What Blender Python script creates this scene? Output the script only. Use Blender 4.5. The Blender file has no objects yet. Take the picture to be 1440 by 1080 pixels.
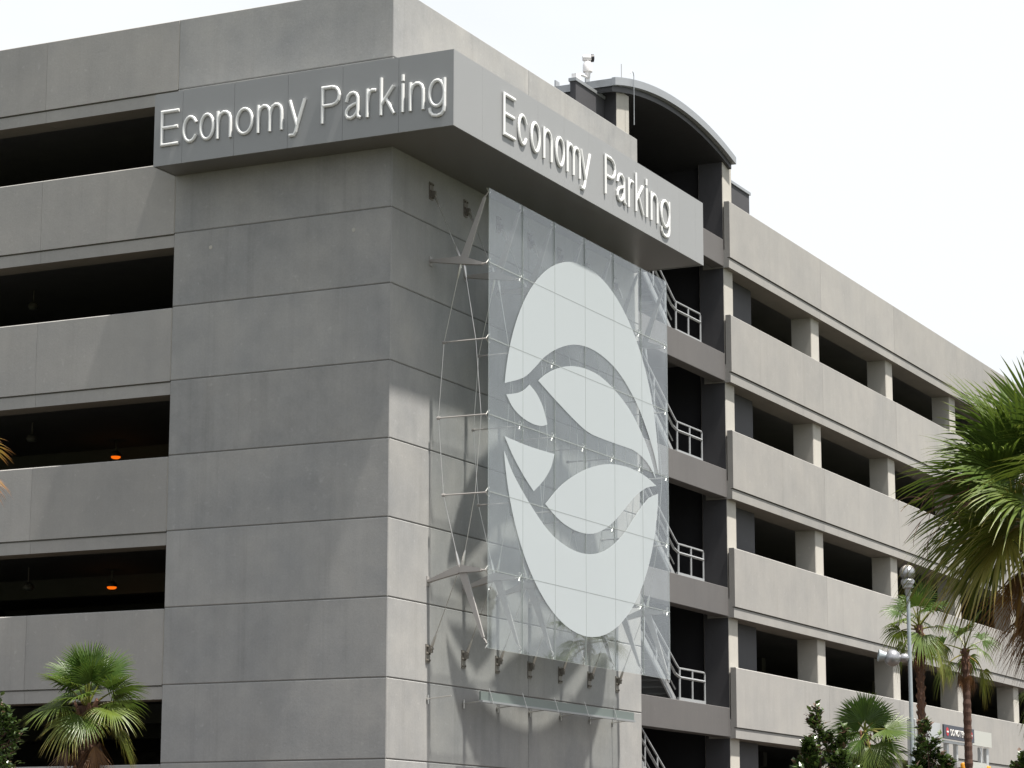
import bpy, bmesh, math, random
from mathutils import Vector, Matrix
R = math.radians
random.seed(7)
S = bpy.context.scene
COL = S.collection

# ------------------------------------------------------------------ camera
cam = bpy.data.cameras.new('camera'); co = bpy.data.objects.new('camera', cam); COL.objects.link(co)
cam.sensor_width = 36; cam.lens = 36*3608.19/1440; cam.clip_start = .5; cam.clip_end = 6000
co.matrix_world = (Matrix.Translation((24.555, -44.668, 1.65)) @ Matrix.Rotation(R(26.025), 4, 'Z')
                   @ Matrix.Rotation(R(90+10.786), 4, 'X') @ Matrix.Rotation(R(.09), 4, 'Z'))
S.camera = co

# ------------------------------------------------------------------ world, sun, exposure
SUN_DIR = Vector((1, -.085, 2.72)).normalized()
elev = math.asin(SUN_DIR.z)
W = bpy.data.worlds.new('World'); S.world = W; W.use_nodes = True
nt = W.node_tree; nt.nodes.clear()
out = nt.nodes.new('ShaderNodeOutputWorld'); bg = nt.nodes.new('ShaderNodeBackground')
sky = nt.nodes.new('ShaderNodeTexSky'); sky.sky_type = 'NISHITA'; sky.sun_disc = False
sky.sun_elevation = elev; sky.sun_rotation = R(94.9); sky.dust_density = 4.0; sky.air_density = 1.0; sky.ozone_density = 1
tc = nt.nodes.new('ShaderNodeTexCoord'); mp = nt.nodes.new('ShaderNodeMapping'); mp.inputs['Scale'].default_value = (1, 1, 2.2)
nz = nt.nodes.new('ShaderNodeTexNoise'); nz.inputs['Scale'].default_value = 1.7; nz.inputs['Detail'].default_value = 5; nz.inputs['Roughness'].default_value = .6
rp = nt.nodes.new('ShaderNodeMapRange'); rp.inputs['From Min'].default_value = .3; rp.inputs['From Max'].default_value = .62
rp.inputs['To Min'].default_value = .74; rp.inputs['To Max'].default_value = .95
mx = nt.nodes.new('ShaderNodeMix'); mx.data_type = 'RGBA'
mx.inputs[7].default_value = (6.4, 6.6, 6.8, 1)          # bright thin overcast veil
nt.links.new(tc.outputs['Generated'], mp.inputs['Vector']); nt.links.new(mp.outputs[0], nz.inputs['Vector'])
nt.links.new(nz.outputs['Fac'], rp.inputs['Value']); nt.links.new(rp.outputs[0], mx.inputs[0])
nt.links.new(sky.outputs[0], mx.inputs[6]); nt.links.new(mx.outputs[2], bg.inputs['Color'])
bg.inputs['Strength'].default_value = .080
nt.links.new(bg.outputs[0], out.inputs['Surface'])
sl = bpy.data.lights.new('sun', 'SUN'); sl.energy = 5.0; sl.angle = R(1.4); sl.color = (1, .945, .865)
so = bpy.data.objects.new('sun', sl); COL.objects.link(so)
so.rotation_euler = SUN_DIR.to_track_quat('Z', 'Y').to_euler(); so.location = (40, -5, 90)
S.view_settings.view_transform = 'Standard'; S.view_settings.look = 'None'
S.view_settings.exposure = 1.0; S.view_settings.gamma = 1
S.cycles.max_bounces = 10; S.cycles.transparent_max_bounces = 24; S.cycles.use_denoising = True

# ------------------------------------------------------------------ materials
def newmat(name):
    m = bpy.data.materials.new(name); m.use_nodes = True; t = m.node_tree; t.nodes.clear()
    o = t.nodes.new('ShaderNodeOutputMaterial'); return m, t, o
def N(t, typ, **kw):
    n = t.nodes.new(typ)
    for k, v in kw.items():
        if k.startswith('_'): setattr(n, k[1:], v)
        else: n.inputs[k.replace('__', ' ')].default_value = v
    return n
def mathn(t, op, a, b):
    n = t.nodes.new('ShaderNodeMath'); n.operation = op
    for i, v in enumerate((a, b)):
        if isinstance(v, (int, float)): n.inputs[i].default_value = v
        else: t.links.new(v, n.inputs[i])
    return n.outputs[0]
def concrete(name, base, var=.10, streak=.05, rough=.85, warm=.5, bump=.25, fine=.07):
    m, t, o = newmat(name); L = t.links.new
    tc = N(t, 'ShaderNodeTexCoord'); oi = N(t, 'ShaderNodeObjectInfo')
    off = N(t, 'ShaderNodeVectorMath', _operation='SCALE'); off.inputs[0].default_value = (13, 29, 17)
    L(oi.outputs['Random'], off.inputs['Scale'])
    ad = N(t, 'ShaderNodeVectorMath', _operation='ADD'); L(tc.outputs['Object'], ad.inputs[0]); L(off.outputs[0], ad.inputs[1])
    n1 = N(t, 'ShaderNodeTexNoise', Scale=.55, Detail=6., Roughness=.62); L(ad.outputs[0], n1.inputs['Vector'])
    mp = N(t, 'ShaderNodeMapping'); mp.inputs['Scale'].default_value = (5.5, 5.5, .16); L(ad.outputs[0], mp.inputs['Vector'])
    n2 = N(t, 'ShaderNodeTexNoise', Scale=1., Detail=4., Roughness=.6); L(mp.outputs[0], n2.inputs['Vector'])
    n3 = N(t, 'ShaderNodeTexNoise', Scale=22., Detail=5., Roughness=.75); L(ad.outputs[0], n3.inputs['Vector'])
    n4 = N(t, 'ShaderNodeTexNoise', Scale=2.3, Detail=3., Roughness=.5); L(ad.outputs[0], n4.inputs['Vector'])
    v = mathn(t, 'ADD', 1., mathn(t, 'MULTIPLY', mathn(t, 'SUBTRACT', n1.outputs['Fac'], .5), var*4))
    v = mathn(t, 'ADD', v, mathn(t, 'MULTIPLY', mathn(t, 'SUBTRACT', n2.outputs['Fac'], .5), streak*2))
    v = mathn(t, 'ADD', v, mathn(t, 'MULTIPLY', mathn(t, 'SUBTRACT', n3.outputs['Fac'], .5), fine*3))
    v = mathn(t, 'ADD', v, mathn(t, 'MULTIPLY', mathn(t, 'SUBTRACT', n4.outputs['Fac'], .5), var*1.2))
    v = mathn(t, 'ADD', v, mathn(t, 'MULTIPLY', mathn(t, 'SUBTRACT', oi.outputs['Random'], .5), .13))
    mp2 = N(t, 'ShaderNodeMapping'); mp2.inputs['Scale'].default_value = (2.6, 2.6, .07); L(ad.outputs[0], mp2.inputs['Vector'])
    n5 = N(t, 'ShaderNodeTexNoise', Scale=1., Detail=6., Roughness=.7); L(mp2.outputs[0], n5.inputs['Vector'])
    st = N(t, 'ShaderNodeMapRange'); L(n5.outputs['Fac'], st.inputs['Value']); st.inputs['From Min'].default_value = .56; st.inputs['From Max'].default_value = .72; st.inputs['To Min'].default_value = 0.; st.inputs['To Max'].default_value = streak*1.6
    v = mathn(t, 'SUBTRACT', v, st.outputs[0])
    vo = N(t, 'ShaderNodeTexNoise', Scale=7., Detail=2., Roughness=.5); L(ad.outputs[0], vo.inputs['Vector'])
    sp = N(t, 'ShaderNodeMapRange'); L(vo.outputs['Fac'], sp.inputs['Value']); sp.inputs['From Min'].default_value = .66; sp.inputs['From Max'].default_value = .78; sp.inputs['To Min'].default_value = 0.; sp.inputs['To Max'].default_value = .14
    v = mathn(t, 'ADD', v, sp.outputs[0])
    rgb = N(t, 'ShaderNodeMix', _data_type='RGBA'); L(n1.outputs['Fac'], rgb.inputs[0])
    b = base
    rgb.inputs[6].default_value = (b[0]*(1-.05*warm), b[1], b[2]*(1+.06*warm), 1)
    rgb.inputs[7].default_value = (b[0]*(1+.05*warm), b[1], b[2]*(1-.08*warm), 1)
    sc = N(t, 'ShaderNodeVectorMath', _operation='SCALE'); L(rgb.outputs[2], sc.inputs[0]); L(v, sc.inputs['Scale'])
    bs = N(t, 'ShaderNodeBsdfPrincipled', Roughness=rough); bs.inputs['Specular IOR Level'].default_value = .25
    L(sc.outputs[0], bs.inputs['Base Color'])
    bp = N(t, 'ShaderNodeBump', Strength=bump, Distance=.01); L(n3.outputs['Fac'], bp.inputs['Height']); L(bp.outputs[0], bs.inputs['Normal'])
    L(bs.outputs[0], o.inputs['Surface']); return m
def paint(name, c, rough=.5, metal=0., noise=.06, scale=3., spec=.4):
    m, t, o = newmat(name); L = t.links.new
    tc = N(t, 'ShaderNodeTexCoord'); n1 = N(t, 'ShaderNodeTexNoise', Scale=scale, Detail=5., Roughness=.65); L(tc.outputs['Object'], n1.inputs['Vector'])
    v = mathn(t, 'ADD', 1-noise, mathn(t, 'MULTIPLY', n1.outputs['Fac'], noise*2))
    sc = N(t, 'ShaderNodeVectorMath', _operation='SCALE'); sc.inputs[0].default_value = c[:3]; L(v, sc.inputs['Scale'])
    bs = N(t, 'ShaderNodeBsdfPrincipled', Metallic=metal); bs.inputs['Specular IOR Level'].default_value = spec
    rr = mathn(t, 'ADD', rough-.06, mathn(t, 'MULTIPLY', n1.outputs['Fac'], .12)); L(rr, bs.inputs['Roughness'])
    L(sc.outputs[0], bs.inputs['Base Color']); L(bs.outputs[0], o.inputs['Surface']); return m
M = {}
M['conc'] = concrete('precast_concrete', (.290, .284, .275))
M['conc_tower'] = concrete('tower_concrete', (.276, .276, .275), var=.16, streak=.07, fine=.11, warm=.8)
M['conc_col'] = concrete('column_concrete', (.40, .385, .355), var=.06, streak=.03)
M['conc_in'] = concrete('shaded_interior_concrete', (.13, .127, .12), var=.1)  # base darkened, shade of the deep decks put into the colour
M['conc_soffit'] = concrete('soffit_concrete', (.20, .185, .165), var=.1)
M['dark'] = concrete('dark_grey_paint', (.062, .062, .068), var=.06, streak=.05, rough=.7, warm=.1, fine=.05)
M['beam'] = concrete('grey_beam_paint', (.112, .108, .108), var=.06, streak=.05, rough=.7, warm=.2, fine=.05)
M['clad'] = paint('grey_metal_cladding', (.240, .247, .252), .42, 0., .05, 1.2)
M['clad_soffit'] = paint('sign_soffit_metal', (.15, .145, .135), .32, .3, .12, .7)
M['letter'] = paint('white_letter_paint', (.68, .69, .69), .35, 0., .03, 5.)
M['steel'] = paint('brushed_stainless', (.55, .54, .52), .32, .9, .08, 8.)
M['arm'] = paint('grey_painted_steel', (.34, .325, .315), .45, .2, .06, 6.)
M['darksteel'] = paint('weathered_bracket', (.20, .185, .165), .5, .5, .2, 20.)
M['rail'] = paint('light_grey_rail', (.31, .32, .33), .4, .2, .05, 6.)
M['roofmetal'] = paint('roof_metal', (.30, .315, .33), .4, .4, .06, 2.)
M['roofdark'] = paint('arch_soffit_metal', (.035, .036, .038), .5, .2, .06, 2.)
M['white'] = paint('white_enamel', (.74, .73, .74), .4, 0., .04, 8.)
M['black'] = paint('black_plastic', (.02, .02, .024), .35, 0., .1, 8.)
M['pole'] = paint('galvanised_pole', (.33, .37, .39), .45, .35, .1, 9.)
M['lampmetal'] = paint('spun_aluminium', (.36, .365, .38), .3, .75, .06, 9.)
M['channel'] = paint('grey_green_channel', (.17, .20, .19), .4, .1, .06, 3.)
M['boardgrey'] = paint('dark_sign_face', (.045, .05, .068), .5, 0., .06, 5.)
M['signwhite'] = paint('sign_white', (.72, .71, .68), .5, 0., .05, 5.)
M['paleboard'] = paint('pale_board', (.40, .41, .385), .5, 0., .06, 3.)
M['signred'] = paint('sign_red', (.42, .02, .03), .5, 0., .05, 5.)
M['yellow'] = paint('yellow_orange_plastic', (.62, .27, .02), .5, 0., .06, 5.)
M['silver'] = paint('silver_panel', (.44, .46, .47), .38, .35, .06, 2.)
M['asphalt'] = concrete('asphalt', (.055, .055, .056), var=.1, rough=.9)
M['paving'] = concrete('paving_concrete', (.24, .23, .215), var=.08)
M['mulch'] = concrete('bark_mulch', (.055, .04, .03), var=.3, fine=.3)
M['sealant'] = concrete('joint_sealant', (.10, .098, .094), var=.05)
M['shaft'] = concrete('shaded_shaft_grey', (.026, .026, .03), var=.06, rough=.8, warm=.1)  # darker copy of the grey paint, shade of the bay put into colour
M['grass'] = concrete('lawn', (.05, .056, .025), var=.2, rough=.95)
def glassmat():
    m, t, o = newmat('clear_glass'); L = t.links.new
    lwn = N(t, 'ShaderNodeLayerWeight', Blend=.5)       # Schlick reflectance, same on both sides of the pane
    lw = N(t, 'ShaderNodeMath', _operation='POWER'); L(lwn.outputs['Facing'], lw.inputs[0]); lw.inputs[1].default_value = 5.
    lw2 = N(t, 'ShaderNodeMath', _operation='MULTIPLY_ADD'); L(lw.outputs[0], lw2.inputs[0]); lw2.inputs[1].default_value = .96; lw2.inputs[2].default_value = .045
    lw = lw2
    tr = N(t, 'ShaderNodeBsdfTransparent', Color=(.94, .96, .955, 1)); gl = N(t, 'ShaderNodeBsdfGlossy', Roughness=.015, Color=(.95, .97, 1, 1))
    df = N(t, 'ShaderNodeBsdfDiffuse', Color=(.62, .66, .68, 1)); tcd = N(t, 'ShaderNodeTexCoord'); nd = N(t, 'ShaderNodeTexNoise', Scale=1.3, Detail=4.); L(tcd.outputs['Object'], nd.inputs['Vector'])
    dm = N(t, 'ShaderNodeMixShader'); L(mathn(t, 'MULTIPLY', nd.outputs['Fac'], .065), dm.inputs[0]); L(tr.outputs[0], dm.inputs[1]); L(df.outputs[0], dm.inputs[2])   # milky sky reflection put in as a faint diffuse mix
    mxs = N(t, 'ShaderNodeMixShader'); L(lw.outputs[0], mxs.inputs[0]); L(dm.outputs[0], mxs.inputs[1]); L(gl.outputs[0], mxs.inputs[2])
    L(mxs.outputs[0], o.inputs['Surface']); return m
def translucent(name, c, k, tr_share=.4, gloss=.0):
    m, t, o = newmat(name); L = t.links.new
    d = N(t, 'ShaderNodeBsdfDiffuse', Color=(*c, 1)); tl = N(t, 'ShaderNodeBsdfTranslucent', Color=(*c, 1)); tp = N(t, 'ShaderNodeBsdfTransparent')
    a = N(t, 'ShaderNodeMixShader'); a.inputs[0].default_value = tr_share; L(d.outputs[0], a.inputs[1]); L(tl.outputs[0], a.inputs[2])
    b = N(t, 'ShaderNodeMixShader'); b.inputs[0].default_value = k; L(a.outputs[0], b.inputs[1]); L(tp.outputs[0], b.inputs[2])
    L(b.outputs[0], o.inputs['Surface']); return m
M['glass'] = glassmat()
M['edge'] = translucent('polished_glass_edge', (.62, .68, .67), .35)
M['frit'] = translucent('white_frosted_film', (.53, .575, .60), .24, .22)
M['silicone'] = translucent('clear_silicone', (.42, .45, .45), .35)
def emit(name, c, s):
    m, t, o = newmat(name); e = N(t, 'ShaderNodeEmission', Color=(*c, 1), Strength=s); t.links.new(e.outputs[0], o.inputs['Surface']); return m
M['sodium'] = emit('sodium_lens', (1, .16, .006), .55)
M['lens_off'] = paint('unlit_lens', (.12, .12, .11), .4)
M['yellow_lamp'] = emit('yellow_lamp', (1, .75, .25), .6)
def leafmat(name, stops, trans=.35, rough=.4, spec=.4, rndk=.25):
    m, t, o = newmat(name); L = t.links.new
    at = N(t, 'ShaderNodeAttribute', _attribute_name='age'); oi = N(t, 'ShaderNodeObjectInfo')
    cr = N(t, 'ShaderNodeValToRGB'); el = cr.color_ramp.elements
    el[0].position = 0; el[0].color = (*stops[0][1], 1); el[1].position = 1; el[1].color = (*stops[-1][1], 1)
    for p, c in stops[1:-1]: e = el.new(p); e.color = (*c, 1)
    L(at.outputs['Fac'], cr.inputs[0])
    tc = N(t, 'ShaderNodeTexCoord'); n1 = N(t, 'ShaderNodeTexNoise', Scale=3.5, Detail=3.); L(tc.outputs['Object'], n1.inputs['Vector'])
    v = mathn(t, 'ADD', 1-rndk, mathn(t, 'MULTIPLY', n1.outputs['Fac'], rndk*2))
    sc = N(t, 'ShaderNodeVectorMath', _operation='SCALE'); L(cr.outputs[0], sc.inputs[0]); L(v, sc.inputs['Scale'])
    bs = N(t, 'ShaderNodeBsdfPrincipled', Roughness=rough); bs.inputs['Specular IOR Level'].default_value = spec
    tl = N(t, 'ShaderNodeBsdfTranslucent'); L(sc.outputs[0], bs.inputs['Base Color']); L(sc.outputs[0], tl.inputs['Color'])
    mxs = N(t, 'ShaderNodeMixShader'); mxs.inputs[0].default_value = trans; L(bs.outputs[0], mxs.inputs[1]); L(tl.outputs[0], mxs.inputs[2])
    L(mxs.outputs[0], o.inputs['Surface']); return m
M['frond'] = leafmat('palm_frond', [(0, (.045, .088, .014)), (.22, (.105, .14, .02)), (.45, (.20, .165, .035)), (.65, (.25, .125, .035)), (.82, (.17, .085, .035)), (1, (.105, .055, .028))], .3, .42, .35)
M['magnolia'] = leafmat('shrub_leaf', [(0, (.022, .045, .012)), (.5, (.07, .105, .025)), (.75, (.085, .055, .032)), (1, (.14, .085, .065))], .2, .27, .5)
M['bark'] = concrete('palm_trunk', (.085, .048, .036), var=.3, streak=.02, warm=1.5, bump=.8, fine=.25)
M['boot'] = concrete('palm_boot', (.13, .07, .045), var=.3, streak=.1, warm=1.5, bump=.6, fine=.2)
M['twig'] = paint('dry_twig', (.16, .085, .055), .8, 0., .2, 9.)

# ------------------------------------------------------------------ mesh builder
class MB:
    def __init__(s): s.v = []; s.f = []; s.mi = []; s.attr = {}
    def add(s, vs, fs, mi=0):
        b = len(s.v); s.v += [tuple(x) for x in vs]
        s.f += [tuple(b+i for i in f) for f in fs]; s.mi += [mi]*len(fs); return b
    def box(s, a, b, mi=0):
        x0, y0, z0 = (min(a[i], b[i]) for i in range(3)); x1, y1, z1 = (max(a[i], b[i]) for i in range(3))
        s.add([(x0,y0,z0),(x1,y0,z0),(x1,y1,z0),(x0,y1,z0),(x0,y0,z1),(x1,y0,z1),(x1,y1,z1),(x0,y1,z1)],
              [(0,3,2,1),(4,5,6,7),(0,1,5,4),(1,2,6,5),(2,3,7,6),(3,0,4,7)], mi)
    def prism(s, pts, lo, hi, place, mi=0):
        """closed outline pts (2D, ccw), extruded from lo to hi; place(u,v,w) -> xyz"""
        n = len(pts)
        vs = [place(u, v, lo) for u, v in pts] + [place(u, v, hi) for u, v in pts]
        s.add(vs, [tuple(range(n-1, -1, -1)), tuple(range(n, 2*n))] + [(i, (i+1) % n, n+(i+1) % n, n+i) for i in range(n)], mi)
    def tube(s, pts, rad, n=8, mi=0, caps=True):
        pts = [Vector(p) for p in pts]
        rads = rad if isinstance(rad, (list, tuple)) else [rad]*len(pts)
        rings = []; prev = None
        for i, p in enumerate(pts):
            d = (pts[min(i+1, len(pts)-1)]-pts[max(i-1, 0)]).normalized()
            if prev is None:
                a = Vector((0, 0, 1)) if abs(d.z) < .9 else Vector((1, 0, 0)); u = d.cross(a).normalized()
            else: u = (prev-d*prev.dot(d)).normalized()
            w = d.cross(u); prev = u
            rings.append([p+(u*math.cos(2*math.pi*k/n)+w*math.sin(2*math.pi*k/n))*rads[i] for k in range(n)])
        fs = []
        for i in range(len(rings)-1):
            for k in range(n): fs.append((i*n+k, i*n+(k+1) % n, (i+1)*n+(k+1) % n, (i+1)*n+k))
        if caps: fs += [tuple(range(n-1, -1, -1)), tuple(range((len(rings)-1)*n, len(rings)*n))]
        s.add([q for r in rings for q in r], fs, mi)
    def lathe(s, prof, n=24, c=(0, 0, 0), axis=None, mi=0):
        """prof: (radius, height) list along axis"""
        c = Vector(c); ax = (axis or Vector((0, 0, 1))).normalized()
        a = Vector((1, 0, 0)) if abs(ax.x) < .9 else Vector((0, 1, 0)); u = ax.cross(a).normalized(); w = ax.cross(u)
        vs = []
        for r, h in prof:
            for k in range(n):
                t = 2*math.pi*k/n; vs.append(c+ax*h+(u*math.cos(t)+w*math.sin(t))*max(r, 1e-4))
        fs = []
        for i in range(len(prof)-1):
            for k in range(n): fs.append((i*n+k, i*n+(k+1) % n, (i+1)*n+(k+1) % n, (i+1)*n+k))
        fs += [tuple(range(n-1, -1, -1)), tuple(range((len(prof)-1)*n, len(prof)*n))]
        s.add(vs, fs, mi)
    def build(s, name, mats, parent=None, smooth=False, bevel=0, origin=None):
        me = bpy.data.meshes.new(name)
        o0 = Vector(origin) if origin is not None else (Vector(parent['_w']) if parent is not None and '_w' in parent else Vector((0, 0, 0)))
        me.from_pydata([tuple(Vector(p)-o0) for p in s.v], [], s.f)
        for m in (mats if isinstance(mats, (list, tuple)) else [mats]): me.materials.append(m)
        me.polygons.foreach_set('material_index', s.mi)
        for k, vals in s.attr.items():
            a = me.attributes.new(k, 'FLOAT', 'POINT'); a.data.foreach_set('value', vals)
        bm = bmesh.new(); bm.from_mesh(me); bmesh.ops.recalc_face_normals(bm, faces=bm.faces)
        if bevel: bmesh.ops.bevel(bm, geom=[e for e in bm.edges if len(e.link_faces) == 2 and e.calc_face_angle(0) > .6], offset=bevel, segments=1, affect='EDGES')
        if smooth:
            for f in bm.faces: f.smooth = True
            for e in bm.edges:
                if len(e.link_faces) == 2 and e.calc_face_angle(0) > .7: e.smooth = False
        bm.to_mesh(me); bm.free()
        o = bpy.data.objects.new(name, me); COL.objects.link(o)
        if parent is not None: o.parent = parent
        o.location = (0, 0, 0) if parent is not None else o0
        if parent is not None and parent.type == 'MESH': o.location = (0, 0, 0)
        o['_w'] = list(o0)
        return o
def thing(name, label, cat, loc=(0, 0, 0), group=None):
    o = bpy.data.objects.new(name, None); COL.objects.link(o); o.location = loc; o.empty_display_size = .2
    o['label'] = label; o['category'] = cat; o['_w'] = list(loc)
    if group: o['group'] = group
    return o
def struct(o): o['kind'] = 'structure'; return o
def dup(root, loc, label):
    r = root.copy(); COL.objects.link(r); r.location = loc; r['label'] = label
    for ch in list(root.children):
        c = ch.copy(); COL.objects.link(c); c.parent = r
        for g in list(ch.children):
            d = g.copy(); COL.objects.link(d); d.parent = c
    return r

# ------------------------------------------------------------------ ground (below the frame)
def sheet(name, x0, y0, x1, y1, z, m, cuts=1):
    b = MB(); b.add([(x0, y0, z), (x1, y0, z), (x1, y1, z), (x0, y1, z)], [(0, 1, 2, 3)]); return struct(b.build(name, m))
sheet('ground', -2500, -2500, 2500, 2500, 0, M['grass'])
sheet('pavement', 13.7, -16, 22, 140, .004, M['paving'])
sheet('planting_bed', -60, -12, 13.7, 120, .004, M['mulch'])  # unseen dark bed, laid to cut light bounced onto the walls
sheet('road', -200, -40, 120, -16, .004, M['asphalt'])
sheet('driveway', 15.5, -16.2, 22.5, 140, .008, M['asphalt'])
b = MB(); b.box((-60, -12.3, 0), (14, -12, .13)); b.box((13.7, -12, 0), (14, 120, .13)); struct(b.build('kerb', M['paving'], bevel=.02))

# ------------------------------------------------------------------ the garage
G = thing('parking_garage', 'grey concrete multi-storey car park with open decks and arched stair roof', 'parking garage')
ZT = [19.83-3.2*k for k in range(6)]          # tops of the spandrels
ZF = [z-1.07 for z in ZT]                       # deck levels
# corner tower: core and precast panels with open joints
b = MB(); b.box((-5.27, .022, 0), (-.022, 12.78, 18.6)); b.build('joint_sealant', M['sealant'], G)
rows = [19.83, 18.25, 16.65, 15.05, 13.45, 11.85, 10.25, 8.65, 7.05, 5.45, 3.85, 2.25, 0]
def panel(name, side, a0, a1, z0, z1, th=.2, mat='conc_tower', ch=.018, mitre=None):
    """precast panel on the left face (side L: plane y=0) or right face (side R: plane x=0) with a chamfered outer edge"""
    def P(u, v, d): return (u, d, v) if side == 'L' else (-d, u, v)
    c = ch
    vs = [(a0, z0, th), (a1, z0, th), (a1, z1, th), (a0, z1, th),
          (a0, z0, c), (a1, z0, c), (a1, z1, c), (a0, z1, c),
          (a0+c, z0+c, 0), (a1-c, z0+c, 0), (a1-c, z1-c, 0), (a0+c, z1-c, 0)]
    if mitre == 'L': vs = [(q[0]-(th-.02) if q[0] == a1 and q[2] == th else (a1-.001 if q[0] > a1-.03 and q[2] < th else q[0]), q[1], q[2]) for q in vs]
    if mitre == 'R': vs = [(q[0]+th if q[0] == a0 and q[2] == th else q[0], q[1], q[2]) for q in vs]
    b = MB(); b.add([P(*q) for q in vs], [(3, 2, 1, 0), (8, 9, 10, 11)] + [(i, (i+1) % 4, 4+(i+1) % 4, 4+i) for i in range(4)] + [(4+i, 4+(i+1) % 4, 8+(i+1) % 4, 8+i) for i in range(4)])
    return b.build(name, M[mat], G)
g = .0048
for i in range(12):
    z1, z0 = rows[i]-(g if i else 0), rows[i+1]+(g if i < 11 else 0)
    panel('wall_panel', 'L', -5.29, -.02, z0, z1, mitre='L')
    panel('wall_panel', 'R', .0, 6.47-g, z0, z1, mitre='R')
    panel('wall_panel', 'R', 6.47+g, 12.80, z0, z1)
# spandrels
def spandrel(side, a0, a1, zt, depth=.85, base=False):
    zb1, zb2 = zt-1.58, zt-1.87
    if base: prof = [(0, 0), (0, zt-.02), (.02, zt), (.16, zt), (.16, 0)]
    else: prof = [(.035, zb2), (.03, zb1-.034), (.08, zb1-.034), (.08, zb1), (0, zb1), (0, zt-.02), (.02, zt), (.16, zt), (.16, zb2+.5), (depth, zb2+.5), (depth, zb2)]
    b = MB()
    if side == 'L': b.prism(prof, a0, a1, lambda d, z, a: (a, d, z))
    else: b.prism(prof, a0, a1, lambda d, z, a: (-.11-d, a, z))
    # soffit faces get their own material
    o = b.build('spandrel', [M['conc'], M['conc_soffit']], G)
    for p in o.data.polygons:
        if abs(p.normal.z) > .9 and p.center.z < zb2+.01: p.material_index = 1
    return o
jl = [-5.30, -8.78, -15.9, -23.0, -30.1, -37.2]
jr = [19.45, 26.97, 34.15, 41.30, 48.45, 55.6, 62.75, 69.9, 77.05]
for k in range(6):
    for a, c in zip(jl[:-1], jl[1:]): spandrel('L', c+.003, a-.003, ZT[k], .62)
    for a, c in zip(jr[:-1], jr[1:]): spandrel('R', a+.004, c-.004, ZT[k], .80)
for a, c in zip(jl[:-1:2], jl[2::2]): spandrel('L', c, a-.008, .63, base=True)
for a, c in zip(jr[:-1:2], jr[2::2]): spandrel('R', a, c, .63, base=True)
# pale sealant in the vertical joints
for k in range(6):
    for a in jl[:-1]:
        b = MB(); b.box((a-.012, .008, ZT[k]-1.56), (a+.012, .03, ZT[k]-.02)); b.build('joint_sealant', M['conc_col'], G)
# columns of the right facade
for yc in [26.97, 34.15, 41.30, 48.45, 55.6, 62.75, 69.9, 76.7]:
    b = MB(); b.box((-.955, yc-.345, 0), (-.315, yc+.345, 18.72)); b.build('column', M['conc_col'], G, bevel=.02)
# decks
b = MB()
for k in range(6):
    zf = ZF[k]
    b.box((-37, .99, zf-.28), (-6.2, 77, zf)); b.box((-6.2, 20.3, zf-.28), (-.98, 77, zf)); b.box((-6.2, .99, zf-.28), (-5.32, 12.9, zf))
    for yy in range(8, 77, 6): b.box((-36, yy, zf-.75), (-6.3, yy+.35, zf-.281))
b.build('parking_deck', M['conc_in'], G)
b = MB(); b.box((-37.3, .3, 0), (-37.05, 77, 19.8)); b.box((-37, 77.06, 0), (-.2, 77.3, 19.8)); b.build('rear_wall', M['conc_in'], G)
# added unseen wall deep inside, keeps the decks dark
b = MB(); b.box((-20.3, 14, 0), (-20, 72, 18.4)); b.build('light_block_wall', M['conc_in'], G)

def arc(Rr, yc, zc, y0, y1, n=28): return [(y0+(y1-y0)*i/n, zc-Rr+math.sqrt(Rr*Rr-(y0+(y1-y0)*i/n-yc)**2)) for i in range(n+1)]
YC = 15.95
# ---- stair bay between tower and right wing
b = MB()
b.prism([(12.3, 0), (20.0, 0), (20.0, 20.85)]+arc(16.6, YC, 21.37, 12.3, 19.9)[::-1], -6.4, -6.1, lambda u, v, w: (w, u, v)); b.box((-6.1, 19.74, 0), (-1.05, 20.0, 21.0)); b.box((-6.1, 12.84, 0), (-.5, 12.99, 18.7))
b.build('stair_shaft_wall', M['shaft'], G)
b = MB(); b.box((-.78, 20.215, 0), (-.66, 22.48, 20.78)); b.build('shaft_screen_wall', M['dark'], G)
b = MB(); b.box((-.80, 10.5, 18.7), (-.65, 12.22, 20.80)); b.build('shaft_screen_wall', M['dark'], G)
b = MB(); b.box((-.83, 20.205, 20.78), (-.62, 22.52, 20.86)); b.build('coping', M['roofmetal'], G)
b = MB(); b.box((-.83, 10.46, 20.80), (-.62, 12.225, 20.88)); b.build('coping', M['roofmetal'], G)
# pylon columns flanking the stair (front face light concrete, stair side painted dark)
for (y0, y1, zt) in ((19.50, 20.17, 21.10), (12.24, 13.02, 21.06)):
    z0 = 0 if y0 > 15 else 19.84
    b = MB(); b.box((-1.04, y0, z0), (-.315, y1, zt))
    o = b.build('pylon', [M['conc_col'], M['dark']], G, bevel=.015)
    for p in o.data.polygons:
        if p.normal.y < -.9 or p.normal.x < -.9 or (p.normal.y > .9 and y0 > 15): p.material_index = 1
b = MB(); b.box((-6.1, 12.24, 18.8), (-1.045, 12.5, 21.0)); b.build('stair_shaft_wall', M['dark'], G)
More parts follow.
